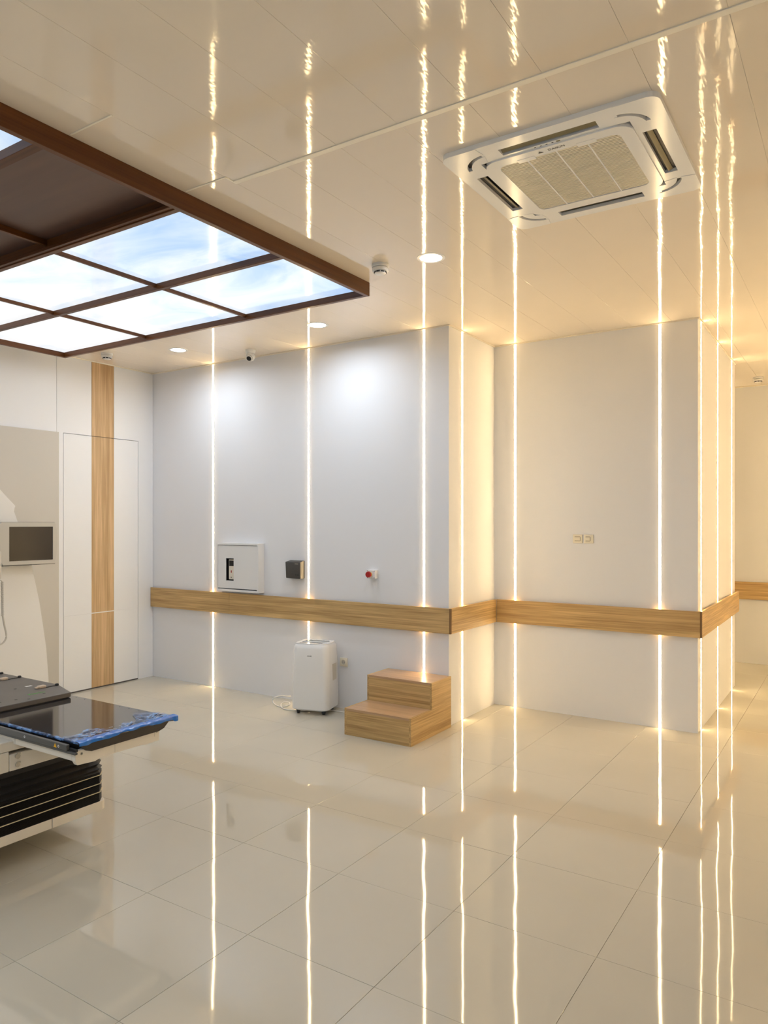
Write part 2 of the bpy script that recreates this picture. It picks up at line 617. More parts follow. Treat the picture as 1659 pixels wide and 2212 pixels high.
led('vertical LED light line running down behind the portable air conditioner', -4.184, YA, 'y')
led('vertical LED light line running down onto the oak step stool', -2.983, YA, 'y')
led('vertical LED light line on the narrow return wall right of the step stool', XR, 5.422, 'x')
led('vertical LED light line on the recessed wall left of the two light switches', -2.555, YB, 'y')
led('vertical LED light line on the recessed wall right of the two light switches', -1.329, YB, 'y')
led('first LED light line past the outer corner of the recessed wall, nearest the corner', XS, 6.189, 'x')
led('middle of the three close LED light lines on the corridor side wall', XS, 6.992, 'x')
led('last LED light line on the corridor side wall, nearest the far wall', XS, 7.821, 'x')
for k, xx in enumerate((-1.33, -2.55, -3.75)):
    led('LED light line %s on the far corridor wall, hidden behind the wall block' % ('nearest the corner', 'in the middle', 'farthest in')[k], xx, YD, 'y')
places = ('opposite the recess', 'opposite the outer corner', 'opposite the start of the corridor', 'opposite the middle of the corridor', 'opposite the corridor end', 'beside the far wall')
for pl, yy in zip(places, (5.4, 6.2, 6.9, 7.6, 8.3, 9.0)):  # unseen strips, added to match the warm light from the right
    led('LED light line on the right-hand wall, ' + pl, XE, yy, '-x', 'LED light lines on the right-hand wall')

# ================================================================== oak handrails
RZ0, RZ1 = .742, .944
RO, RI = .035, .017       # front and back of the board measured off the wall
def rail(label, boards, spacers, shaded_ends=()):
    x0 = min(b[0] for b in boards); y0 = min(b[2] for b in boards)
    t = thing('handrail', label, 'handrail', (x0, y0, RZ0), 0, 'oak handrail boards along the walls')
    for (a, b, c, d, mat) in boards:
        obj('board', bx(a - x0, b - x0, c - y0, d - y0, 0, RZ1 - RZ0, .0012, 1), M[mat], t)
    for (a, b, c, d) in spacers:
        obj('spacer', bx(a - x0, b - x0, c - y0, d - y0, .06, .14), M['white'], t)
    for (a, b, c, d) in shaded_ends:
        obj('edge_trim', bx(a - x0, b - x0, c - y0, d - y0, 0, RZ1 - RZ0), M['oak_edge'], t)  # board end at the outer corner, its shade painted as dark brown
    return t
yf, yb = YA - RO, YA - RI
rail('oak handrail board below the laser cabinet and intercom', [(XL + .004, -5.146, yf, yb, 'oak_x'), (-5.145, XR + RO - .013, yf, yb, 'oak_x')],
     [(x, x + .05, yb, YA) for x in (-6.1, -4.9, -3.6, -2.85)], [(XR + RO - .013, XR + RO, yf - .0005, yb)])
rail('short oak handrail board on the narrow return wall', [(XR + RI, XR + RO, YA - RI + .001, YB - RO - .001, 'oak_y')],
     [(XR, XR + RI, y, y + .05) for y in (5.30, 5.85)])
yf, yb = YB - RO, YB - RI
rail('oak handrail board on the recessed wall below the two switches', [(XR + RO + .001, XS + RO - .013, yf, yb, 'oak_x')],
     [(x, x + .05, yb, YB) for x in (-2.68, -1.9, -1.15)], [(XS + RO - .013, XS + RO, yf - .0005, yb)])
rail('oak handrail board on the corridor side wall past the outer corner', [(XS + RI, XS + RO, YB - RI + .001, 8.09, 'oak_y')],
     [(XS, XS + RI, y, y + .05) for y in (6.55, 7.35, 7.95)])
rail('oak handrail board on the far wall at the end of the corridor', [(-4.1, XE - .05, YD - RO, YD - RI, 'oak_x')],
     [(x, x + .05, YD - RI, YD) for x in (-3.9, -1.9, .2, 1.0)])

# ================================================================== skylight box on the ceiling
SX0, SX1, SY0, SY1 = -6.05, -2.712, 0.10, 4.000
SB = 3.120
sk = thing('ceiling_skylight', 'dark wood framed ceiling box with backlit sky picture panels', 'skylight', (SX0, SY0, SB))
def sb(name, x0, x1, y0, y1, z0, z1, mat, parent=None, bev=.0015):
    return obj(name, bx(x0 - SX0, x1 - SX0, y0 - SY0, y1 - SY0, z0 - SB, z1 - SB, bev, 1), M[mat], parent or sk)
FW = .030
sb('frame_beam', SX1 - FW, SX1, SY0, SY1, SB, H, 'dark_y')
sb('frame_beam', SX0, SX0 + FW, SY0, SY1, SB, H, 'dark_y')
sb('frame_beam', SX0 + FW, SX1 - FW, SY1 - FW, SY1, SB, H, 'dark_x')
sb('frame_beam', SX0 + FW, SX1 - FW, SY0, SY0 + FW, SB, H, 'dark_x')
rows = [(SY0 + FW, .90, 'sky'), (.93, 1.675, 'sky'), (1.705, 2.395, 'wood'), (2.425, 3.150, 'sky'), (3.180, SY1 - FW, 'sky')]
for a, b in zip(rows, rows[1:]):
    sb('cross_beam', SX0 + FW, SX1 - FW, a[1], b[0], SB + .004, H, 'dark_x')
cols = [SX0 + FW, -4.915, -3.800, SX1 - FW]
PZ = 3.162
for y0, y1, kind in rows:
    for a, b in zip(cols, cols[1:]):
        if kind == 'sky':
            obj('sky_panel', drop_faces(bx(a + .001 - SX0, b - .001 - SX0, y0 + .001 - SY0, y1 - .001 - SY0, PZ - SB, PZ + .006 - SB), (0, 0, 1)), M['sky'], sk)
        else:
            sb('wood_panel', a + .001, b - .001, y0 + .001, y1 - .001, H - .012, H - .004, 'dark_panel', bev=0)
    for x in cols[1:-1]:
        sb('glazing_bar', x - .011, x + .011, y0, y1, (SB + .020) if kind == 'sky' else (H - .045), H - .012 if kind == 'wood' else PZ, 'dark_y')
# moulding round the dark middle bay
for y0, y1 in ((2.372, 2.394), (1.706, 1.728)):
    sb('moulding', SX0 + FW, SX1 - FW, y0, y1, SB + .010, SB + .026, 'dark_x')

# ================================================================== lamps and things on the ceiling
def downlight(label, x, y):
    t = thing('downlight', label, 'downlight', (x, y, H), 0, 'round downlights in the ceiling')
    bm = bmesh.new()
    lathe(bm, [(.066, -.002), (.084, -.002), (.086, -.0005), (.086, 0.0), (.066, 0.0), (.066, -.002)], n=40)
    obj('trim_ring', bm, M['white'], t, smooth=True)
    bm = bmesh.new()
    cyl(bm, (0, 0, -.0018), .066, .0012, 'z', 40)
    obj('diffuser', bm, M['lamp'], t)
    ld = bpy.data.lights.new('downlight_beam', 'AREA')
    ld.shape = 'DISK'
    ld.size = .13
    ld.energy = DOWN_W
    ld.color = DOWN_COL
    ld.spread = math.radians(170)
    lo = bpy.data.objects.new('downlight_beam', ld)
    link(lo, t)
    lo.location = (0, 0, -.006)
    return t
downlight('round downlight nearest the left wall, between skylight and back wall', -5.24, 4.603)
downlight('round downlight near the back wall, right of the dome camera', -3.642, 4.63)
downlight('round downlight right of the skylight corner and smoke detector', -2.151, 3.826)

for k, xx in enumerate((-5.24, -3.642, -2.151)):  # unseen row, added to brighten the room from out of view
    downlight('round downlight in the row beyond the skylight, %s' % ('by the left wall', 'in the middle of the row', 'nearest the camera')[k], xx, -.55)

for where, xx, yy in (('above the camera', -.35, -.55), ('behind the camera, by the front wall', -.35, -1.75), ('by the front wall, middle of the room', -2.9, -1.75), ('by the front wall, near the left wall', -5.24, -1.75)):  # unseen lamps added to lift the front floor and ceiling
    downlight('round downlight ' + where, xx, yy)

def smoke(label, x, y, s=1.0):
    t = thing('smoke_detector', label, 'smoke detector', (x, y, H))
    bm = bmesh.new()
    lathe(bm, [(0, 0), (.052, 0), (.053, -.014), (.049, -.018), (0, -.018)])
    obj('base', bm, M['white'], t, smooth=True)
    bm = bmesh.new()
    lathe(bm, [(.044, -.018), (.050, -.024), (.050, -.040), (.042, -.043), (0, -.043)])
    obj('body', bm, M['white'], t, smooth=True)
    bm = bmesh.new()
    lathe(bm, [(.030, -.043), (.037, -.0435), (.035, -.054), (.024, -.058), (0, -.058)])
    obj('sensing_head', bm, M['white'], t, smooth=True)
    for k in range(8):
        a = 2 * PI * k / 8 + .2
        o = obj('vent_slot', bx(-.011, .011, -.0012, .0012, -.004, .004), M['black'], t)
        o.location = (.0368 * math.cos(a), .0368 * math.sin(a), -.0485)
        o.rotation_euler = (0, 0, a + PI / 2)
    return t
smoke('white smoke detector beside the right corner of the skylight', -2.470, 3.760)
smoke('white smoke detector above the oak stripe of the left wall', -5.90, 4.33)
smoke('white smoke detector on the corridor ceiling near the far wall', -0.93, 8.90)

t = thing('security_camera', 'white dome security camera on the ceiling near the back wall', 'camera', (-4.685, 4.965, H))
bm = bmesh.new()
lathe(bm, [(0, 0), (.046, 0), (.047, -.010), (.043, -.026), (.036, -.034), (0, -.034)])
obj('base', bm, M['white'], t, smooth=True)
bm = bmesh.new()
bmesh.ops.create_uvsphere(bm, u_segments=24, v_segments=14, radius=.042)
ball = obj('ball', bm, M['white'], t, (0, 0, -.062), smooth=True)
d = Vector((.34, -.90, -.62)).normalized()
q = d.to_track_quat('Z', 'Y')
bm = bmesh.new()
lathe(bm, [(.030, .026), (.028, .043), (.0225, .0450), (.0215, .0440), (0, .0440)])
lens = obj('lens', bm, M['black'], ball, (0, 0, 0), smooth=True)
lens.rotation_mode = 'QUATERNION'; lens.rotation_quaternion = q
bm = bmesh.new()
lathe(bm, [(.0225, .038), (.029, .034), (.029, .0475), (.0225, .0475), (.0225, .038)])
ho = obj('lens_hood', bm, M['white'], ball, (0, 0, 0), smooth=True)
ho.rotation_mode = 'QUATERNION'; ho.rotation_quaternion = q

# ---- ceiling cassette air conditioner
AX, AY = -1.070, 3.232
ac = thing('cassette_air_conditioner', 'square white four-way cassette air conditioner in the ceiling', 'air conditioner', (AX, AY, H))
R = .452
SLOT, BR = .205, .285          # half length of a louvre slot; where the rounded corner pieces begin
Z0 = -.020
bm = bmesh.new()
for sgn in (-1, 1):
    for (a_, b_) in ((.392, R), (.318, .338)):
        lo, hi = sorted((sgn * a_, sgn * b_))
        box(bm, -BR, BR, lo, hi, Z0, 0)
        box(bm, lo, hi, -BR, BR, Z0, 0)
    lo, hi = sorted((sgn * .338, sgn * .392))
    for s2 in (-1, 1):
        p, q = sorted((s2 * SLOT, s2 * BR))
        box(bm, p, q, lo, hi, Z0, 0)
        box(bm, lo, hi, p, q, Z0, 0)
obj('face_panel', bm, M['gloss_white'], ac)
obj('slot_back', pri(rrect(-.40, .40, -.40, .40, .05), 'z', -.004, -.001), M['black'], ac)
for sx in (-1, 1):
    for sy in (-1, 1):
        c_ = BR - .012
        pts = []
        for k in range(9):
            an = PI / 2 * k / 8
            pts.append((R - .045 + .045 * math.cos(an), R - .045 + .045 * math.sin(an)))
        pts += [(BR, R)]
        for k in range(9):
            an = PI / 2 * (1 - k / 8)
            pts.append((c_ + .119 * math.cos(an) if k < 8 else .392, c_ + .119 * math.sin(an) if k > 0 else .392))
        pts += [(R, BR)]
        P = [(sx * p[0], sy * p[1]) for p in pts]
        obj('corner_cap', pri(P, 'z', Z0 - .0015, 0.0), M['gloss_white'], ac)
        pts = []
        for k in range(9):
            an = PI / 2 * k / 8
            pts.append((c_ + .100 * math.cos(an), c_ + .100 * math.sin(an)))
        pts += [(BR, .318), (.318, .318), (.318, BR)]
        P = [(sx * p[0], sy * p[1]) for p in pts]
        obj('corner_shoulder', pri(P, 'z', Z0 - .001, 0.0), M['gloss_white'], ac)
for sgn in (-1, 1):
    for ax in (0, 1):
        c0 = sgn * .366
        prof = [(-.012, -.017), (-.003, -.0115), (.006, -.0085), (.006, -.0070), (-.003, -.0098), (-.012, -.0150)]
        P = [(c0 + sgn * p[0], p[1]) for p in prof]
        obj('louvre', pri(P, 'y' if ax else 'x', -SLOT + .004, SLOT - .004), M['louvre'], ac, smooth=True)
# intake grille: raised rounded rim, fine slats, cross ribs
gr_o, gr_i = rrect(-.318, .318, -.318, .318, .070), rrect(-.262, .262, -.262, .262, .035)
bm = ring_plate(bmesh.new(), gr_o, gr_i, -.026, -.004)
gr = obj('intake_grille', bm, M['gloss_white'], ac)
obj('grille_backing', pri(rrect(-.262, .262, -.262, .262, .035), 'z', -.010, -.0045), M['charcoal'], gr)
bm = bmesh.new()
ns = 44
for k in range(ns):
    y = -.258 + .516 * (k + .5) / ns
    box(bm, -.262, .262, y - .0031, y + .0031, -.024, -.012)
sl = obj('grille_slats', bm, M['ivory'], gr)
sl['kind'] = 'stuff'
for x in (-.131, 0.0, .131):
    obj('grille_rib', bx(x - .003, x + .003, -.262, .262, -.0245, -.012), M['gloss_white'], gr)
for x in (-.13, .13):
    obj('grille_latch', bx(x - .04, x + .04, -.276, -.248, -.027, -.022, .001), M['gloss_white'], gr)
# print on the near rim: lettering seen from below, top of the letters away from the viewer's left
def down_text(name, s, size, x, y, mat, par, z=-.0266):
    Mx = Matrix(((1, 0, 0, x), (0, -1, 0, y), (0, 0, -1, z), (0, 0, 0, 1)))
    return text(name, s, size, M[mat], par, Mx, .0002)
down_text('brand_lettering', 'DAIKIN', .022, .012, -.290, 'ink', gr)
bm = pri([(-.068, -.283), (-.046, -.283), (-.061, -.298)], 'z', -.0268, -.0260)
obj('brand_triangle', bm, M['ink'], gr)
for k, x in enumerate((-.07, -.045, -.02, .005)):
    obj('indicator', bx(x, x + .008, -.3300, -.3250, -.0206, -.0195), M['ink'], ac)
obj('indicator_window', pri(rrect(.025, .042, -.3330, -.3235, .003, 3), 'z', -.0208, -.0195), M['louvre'], ac)

# ================================================================== things on the back wall
# ---- laser cabinet
LX0, LX1, LZ0, LZ1, LT = -5.268, -4.720, .966, 1.430, .085
t = thing('laser_cabinet', 'white wall cabinet with a slot showing a positioning laser', 'cabinet', (LX0, YA - LT, LZ0))
W, Z = LX1 - LX0, LZ1 - LZ0
for a in ((0, .018, 0, LT, 0, Z), (W - .018, W, 0, LT, 0, Z), (.018, W - .018, 0, LT, 0, .02), (.018, W - .018, 0, LT, Z - .018, Z)):
    obj('case_side', bx(*a, .001, 1), M['metal_white'], t)
OX0, OX1, OZ0, OZ1 = .129, .228, .104, .318
bm = bmesh.new()
dx0, dx1, dz0, dz1 = .020, W - .020, .030, Z - .022
for a in ((dx0, OX0, dz0, dz1), (OX1, dx1, dz0, dz1), (OX0, OX1, dz0, OZ0), (OX0, OX1, OZ1, dz1)):
    box(bm, a[0], a[1], .004, .010, a[2], a[3])
bmesh.ops.remove_doubles(bm, verts=bm.verts, dist=1e-5)
obj('door', bm, M['metal_white'], t)
obj('case_back', bx(.018, W - .018, LT - .004, LT - .0005, .02, Z - .018), M['charcoal'], t)
lu = obj('laser_unit', bx(OX0 + .018, OX1 + .05, .020, LT - .006, OZ0 + .010, OZ1 - .010, .004), M['cream'], t)
obj('window', bx(OX0 + .026, OX1 + .02, .0185, .0205, OZ1 - .075, OZ1 - .022), M['black'], lu)
obj('warning_mark', bx(OX0 + .047, OX0 + .058, .019, .0202, OZ0 + .075, OZ0 + .098), M['red'], lu)
obj('screw', cyl(bmesh.new(), (OX0 + .052, .019, OZ0 + .030), .005, .0015, 'y', 12), M['black'], lu)
obj('slot_edge', bx(OX0 - .010, OX0, .002, .0095, OZ0, OZ1), M['white'], t)

# ---- intercom box
t = thing('intercom_box', 'small dark grey wedge shaped intercom box on the wall', 'intercom', (-4.318, YA, 1.118))
bm = bmesh.new()
pb = [(-.085, -.060, .004), (.082, -.060, .0), (.088, 0, .004), (-.080, 0, .004), (-.094, -.060, .152), (.082, -.060, .152), (.088, 0, .166), (-.080, 0, .166)]
v = [bm.verts.new(p) for p in pb]
for f in ((0, 3, 2, 1), (4, 5, 6, 7), (0, 1, 5, 4), (1, 2, 6, 5), (2, 3, 7, 6), (3, 0, 4, 7)):
    bm.faces.new([v[i] for i in f])
bmesh.ops.bevel(bm, geom=bm.edges[:], offset=.005, segments=2, affect='EDGES', profile=.5)
obj('case', bm, M['charcoal'], t, smooth=True)
obj('name_badge', bx(.020, .058, -.0612, -.0600, .132, .138), M['steel'], t)
for k in range(2):
    obj('button', cyl(bmesh.new(), (.034 + .024 * k, -.0615, .036), .007, .002, 'y', 12), M['black'], t)

# ---- emergency stop
t = thing('emergency_stop', 'red mushroom emergency stop button on a small white box', 'button', (-3.474, YA, 1.190))
obj('box', bx(-.042, .042, -.050, 0, -.036, .036, .003), M['white'], t)
obj('collar', cyl(bmesh.new(), (-.006, -.062, 0), .019, .012, 'y', 20), M['yellow_pl'], t, smooth=True)
bm = bmesh.new()
cyl(bm, (-.006, -.074, 0), .020, .012, 'y', 24)
cyl(bm, (-.006, -.088, 0), .023, .014, 'y', 24, .027)
obj('push_button', bm, M['red'], t, smooth=True)
for sx in (-1, 1):
    for sz in (-1, 1):
        obj('screw', cyl(bmesh.new(), (sx * .035, -.0508, sz * .029), .0035, .001, 'y', 10), M['charcoal'], t)

# ---- power socket
t = thing('power_socket', 'ivory round-pin power socket between air conditioner and step stool', 'socket', (-3.788, YA, .408))
obj('plate', bx(-.041, .041, -.011, 0, -.038, .038, .004), M['ivory'], t, smooth=True)
bm = bmesh.new()
ring = [(.0215, -.0115), (.0245, -.0115), (.0245, -.014), (.0215, -.014)]
n = 24
vs_ = [[bm.verts.new((r * math.cos(2 * PI * i / n), y, r * math.sin(2 * PI * i / n))) for i in range(n)] for r, y in ring]
for k in range(4):
    A, B = vs_[k], vs_[(k + 1) % 4]
    for i in range(n):
        bm.faces.new((A[i], B[i], B[(i + 1) % n], A[(i + 1) % n]))
obj('rim', bm, M['ivory'], t, smooth=True)
obj('recess', cyl(bmesh.new(), (0, -.0116, 0), .0215, .0006, 'y', 24), M['bezel'], t)
for sx in (-1, 1):
    obj('pin_hole', cyl(bmesh.new(), (sx * .0095, -.0122, 0), .003, .0008, 'y', 10), M['black'], t)

# ---- two light switches on the recessed wall
def switch(label, x, wdt):
    t = thing('light_switch', label, 'switch', (x, YB, 1.491), 0, 'pair of ivory light switches')
    obj('plate', bx(-.041, .041, -.010, 0, -.037, .037, .004), M['ivory'], t, smooth=True)
    obj('rocker', bx(-.024, -.024 + wdt, -.0145, -.010, -.014, .016, .002), M['ivory'], t, smooth=True)
    for z in (-.016, .018):
        obj('rocker_gap', bx(-.024, -.024 + wdt, -.0104, -.0099, z - .002, z + .002), M['louvre'], t)
    obj('rocker_gap', bx(-.022 + wdt, -.019 + wdt, -.0104, -.0099, -.016, .018), M['louvre'], t)
switch('left of the pair of ivory light switches, with a wide rocker', -1.992, .046)
switch('right of the pair of ivory light switches, with a narrower rocker', -1.899, .036)

# ================================================================== portable air conditioner
t = thing('portable_air_conditioner', 'white portable air conditioner on castors in front of the wall', 'air conditioner', (-3.945, 4.985, 0), math.radians(16))
BW, BD, BZ0, BZ1 = .185, .165, .034, .598
bm = bmesh.new()
levels = [(.153, .128, BZ0), (.170, .142, BZ0 + .012), (.174, .145, BZ0 + .10), (.169, .141, .40), (.161, .134, .555), (.157, .129, .578), (.149, .121, .592)]
rings = []
for hw, hd, z in levels:
    rings.append([bm.verts.new((p[0], p[1], z)) for p in rrect(-hw, hw, -hd, hd, .052, 5)])
for A, B in zip(rings, rings[1:]):
    for i in range(len(A)):
        bm.faces.new((A[i], B[i], B[(i + 1) % len(A)], A[(i + 1) % len(A)]))
bm.faces.new(rings[0]); bm.faces.new(rings[-1][::-1])
body = obj('body', bm, M['gloss_white'], t, smooth=True)
obj('top_rim', ring_plate(bmesh.new(), rrect(-.148, .148, -.120, .120, .05), rrect(-.112, .112, -.050, .080, .03), .590, .600), M['gloss_white'], t)
obj('air_outlet', pri(rrect(-.112, .112, -.050, .080, .03), 'z', .5915, .594), M['charcoal'], t)
obj('outlet_flap', bx(-.114, .114, -.012, .016, .592, .6025, .004), M['gloss_white'], t)
obj('control_strip', bx(-.112, .096, -.086, -.072, .5995, .6008), M['black'], t)
text('brand_lettering', 'AKARI', .015, M['ink'], t, Matrix(((1, 0, 0, .0), (0, 0, -1, -.1368), (0, 1, 0, .497), (0, 0, 0, 1))), .0004)
obj('side_grille', bx(.158, .1715, -.03, .06, .28, .42), M['bezel'], t)
for sx in (-1, 1):
    for sy in (-1, 1):
        bm = bmesh.new()
        cyl(bm, (sx * .115 - .009, sy * .098, .015), .015, .018, 'x', 16)
        c = obj('castor', bm, M['black'], t, smooth=True)
        obj('castor_fork', bx(sx * .115 - .013, sx * .115 + .013, sy * .098 - .013, sy * .098 + .013, .018, .0335), M['black'], t)

t = thing('extension_cord', 'white power cord looping on the floor beside the portable air conditioner', 'cord', (-4.30, 4.97, 0))  # power cord of the portable air conditioner
pts = [(-4.05, 5.12, .10), (-4.13, 5.07, .085), (-4.22, 5.01, .085), (-4.30, 4.97, .085), (-4.37, 4.95, .06), (-4.37, 4.94, .025), (-4.30, 4.925, .005),
       (-4.24, 4.93, .006), (-4.20, 4.96, .02), (-4.215, 4.98, .035), (-4.26, 4.97, .036), (-4.275, 4.94, .022), (-4.235, 4.90, .007), (-4.17, 4.875, .005), (-4.09, 4.885, .005), (-4.00, 4.95, .006),
       (-3.90, 5.03, .006), (-3.70, 5.07, .006), (-3.50, 5.05, .006), (-3.345, 5.03, .006)]
P = [(p[0] + 4.30 - .02, p[1] - 4.97, p[2]) for p in pts[2:-1]]
obj('flex', tube(bmesh.new(), smooth_path(P, 7), .0050, 8), M['cable'], t, smooth=True)

# ================================================================== step stool
t = thing('step_stool', 'two-tread oak step stool against the wall corner', 'step stool', (-3.325, 4.560, 0))
W, D, z1, z2, ym = .595, .622, .2035, .405, .310
th = .018
L_profile = [(0, 0), (D, 0), (D, z2), (ym, z2), (ym, z1), (0, z1)]
for x0, x1 in ((0, th), (W - th, W)):
    obj('side_panel', pri(L_profile, 'x', x0, x1), M['oak_y'], t)
obj('riser', bx(th, W - th, 0, th, 0, z1 - th), M['oak_x'], t)
obj('riser', bx(th, W - th, ym, ym + th, z1, z2 - th), M['oak_x'], t)
M['oak_tread'] = wood('oak_laminate_tread', 0, (0.58, 0.385, 0.225), (0.42, 0.265, 0.145), 0.30)
obj('tread', bx(th, W - th, 0, ym, z1 - th, z1), M['oak_tread'], t)
obj('tread', bx(th, W - th, ym, D, z2 - th, z2), M['oak_tread'], t)
obj('back_panel', bx(th, W - th, D - th, D, 0, z2 - th), M['oak_x'], t)

# ================================================================== radiotherapy machine
GX, GY = -6.30, 1.95
ma = thing('radiotherapy_machine', 'large white and grey radiotherapy machine standing at the left wall', 'medical machine', (GX, GY, 0))
obj('back_panel', bx(.001, .045, .40 - GY, 4.074 - GY, 0, 2.472, .004), M['stone'], ma)
half = [(3.78, 0.0), (3.775, .247), (3.753, .534), (3.722, .74), (3.689, .943), (3.655, 1.10), (3.617, 1.259), (3.560, 1.45), (3.494, 1.635), (3.457, 1.721), (3.477, 1.768), (3.343, 1.902), (3.05, 2.15), (2.70, 2.33), (2.30, 2.42)]
prof = [(y - GY, z) for y, z in half]
prof += [(-(y - GY), z) for y, z in half[::-1]]
obj('stand_cover', pri(prof, 'x', .046, .35, .006, 2), M['cover'], ma)
bm = bmesh.new()
cyl(bm, (.351, 0, 1.25), .98, .14, 'x', 72, .93)
obj('gantry_drum', bm, M['cover'], ma, smooth=True)
bm = bmesh.new()
cyl(bm, (.492, 0, 1.25), .62, .10, 'x', 64, .56)
obj('gantry_nose', bm, M['stone'], ma, smooth=True)

t = thing('wall_monitor', 'flat grey monitor with a dark screen beside the radiotherapy machine', 'monitor', (-5.85, 3.535, 1.274))
pts = [(-.248, .04), (-.221, .003), (.241, 0.0), (.252, .09), (.259, .209), (.252, .300), (.241, .357), (-.232, .357), (-.252, .340)]
obj('frame', pri(pts, 'x', -.050, 0, .004), M['bezel'], t)
obj('screen', bx(-.001, .0015, -.171, .215, .036, .319), M['screen'], t)
obj('screen_edge', bx(.0015, .0025, .206, .215, .036, .319), M['black'], t)
obj('top_seam', bx(-.030, -.012, -.230, .240, .355, .3595), M['charcoal'], t)
obj('bottom_seam', bx(-.030, -.006, -.222, .240, -.0035, .0025), M['charcoal'], t)
obj('bracket', bx(-.098, -.050, -.08, .0, .12, .24, .004), M['bezel'], t)

t = thing('hand_pendant', 'grey hand pendant with a white coiled cable at the left edge', 'remote control', (-5.55, 3.075, 1.19))
obj('handset', bx(-.03, .02, -.09, .052, .0, .22, .02, 3), M['bezel'], t, smooth=True)
bm = bmesh.new()
pts = []
for k in range(200):
    a = k / 199
    z = -.02 - .26 * a
    y = .060 + .004 * a
    pts.append((.009 * math.cos(k * 1.1), y + .009 * math.sin(k * 1.1), z))
obj('coiled_cable', tube(bm, pts, .0025, 5), M['bezel'], t, smooth=True)
bm = bmesh.new()
obj('straight_cable', tube(bm, smooth_path([(0, .064, -.28), (0, .078, -.36), (0, .092, -.43), (0, .085, -.47), (0, .045, -.50), (0, -.05, -.50)], 6), .007, 8), M['bezel'], t, smooth=True)
obj('hanging_cable', tube(bmesh.new(), smooth_path([(0, .02, .0), (0, .050, -.008), (0, .060, -.02)], 5), .004, 6), M['bezel'], t, smooth=True)

# ================================================================== treatment couch
CX, CY = -3.342, 2.00          # base point: front face of the pedestal
co = thing('treatment_couch', 'treatment couch with black glossy top, cream frame and black bellows lift', 'treatment couch', (CX, CY, 0))
def cb(name, x0, x1, y0, y1, z0, z1, mat, parent=None, bev=.002, seg=1):
    return obj(name, bx(x0 - CX, x1 - CX, y0 - CY, y1 - CY, z0, z1, bev, seg), M[mat], parent or co)
PX0, PY0, PY1 = -4.75, 1.20, 2.455
def plan(inset, ch=.042):
    x1 = CX - inset - CX
    y0, y1 = PY0 + inset - CY, PY1 - inset - CY
    x0 = PX0 + inset - CX
    return [(x0, y0), (x1 - ch, y0), (x1, y0 + ch), (x1, y1 - ch), (x1 - ch, y1), (x0, y1)]
# base tray in two lengths with a seam, hovering on a hub
def plan_cut(ya, yb):
    x1, x0 = 0.0, PX0 - CX
    ch = .030
    pts = [(x0, ya - CY)]
    if yb > 2.4:
        pts += [(x1, ya - CY), (x1, yb - ch - CY), (x1 - .008, yb - .012 - CY), (x1 - ch, yb - CY), (x0, yb - CY)]
    else:
        pts += [(x1 - ch, ya - CY), (x1, ya + ch - CY), (x1, yb - CY), (x0, yb - CY)]
    return pts
obj('base_tray', pri(plan_cut(2.1415, PY1), 'z', .118, .166, .003), M['cream'], co)
obj('base_tray', pri(plan_cut(PY0, 2.1385), 'z', .118, .166, .003), M['cream'], co)
obj('hub', cyl(bmesh.new(), (-4.62 - CX, 1.75 - CY, 0.0), .36, .118, 'z', 40), M['charcoal'], co)
# bellows: pleats as one zigzag skin
bm = bmesh.new()
zs = []
z = .166
while z < .318:
    zs.append((z, .002)); zs.append((z + .0025, .006)); z += .005
zs += [(.318, .002), (.326, .010), (.336, .001), (.350, .018), (.364, .004), (.384, .026), (.402, .010), (.424, .034), (.458, .030)]
rings = []
for zz, ins in zs:
    rings.append([bm.verts.new((p[0], p[1], zz)) for p in plan(ins)])
for A, B in zip(rings, rings[1:]):
    for i in range(6):
        bm.faces.new((A[i], B[i], B[(i + 1) % 6], A[(i + 1) % 6]))
bm.faces.new(rings[0]); bm.faces.new(rings[-1][::-1])
bel = obj('bellows', bm, M['bellows'], co)
for zz in (.215, .259, .304):
    o_, i_ = plan(-.0012), plan(.010)
    obj('piping', ring_plate(bmesh.new(), o_, i_, zz - .0018, zz + .0018), M['line'], bel)
obj('corner_tab', bx(CX - .06 - CX, CX - .035 - CX, 2.415 - CY, 2.452 - CY, .383, .402), M['charcoal'], bel)
# support box above the bellows with two round caps
sbx = cb('support_box', -4.70, CX, 1.30, 1.9215, .459, .552, 'cream', bev=.003)
sbx2 = cb('support_box', -4.70, CX, 1.9235, 2.30, .459, .537, 'cream', bev=.003)
cb('upper_support', -4.65, CX - .004, 1.32, 2.28, .553, .600, 'cream', bev=.003)
for zz, rr in ((.523, .0125), (.482, .0110)):
    bm = bmesh.new()
    cyl(bm, (.0005, 1.962 - CY, zz), rr, .004, 'x', 20)
    obj('round_cap', bm, M['steel'], co, smooth=True)
    obj('cap_lip', bx(.003, .006, 1.958 - CY, 1.974 - CY, zz + rr - .004, zz + rr + .003), M['steel'], co)
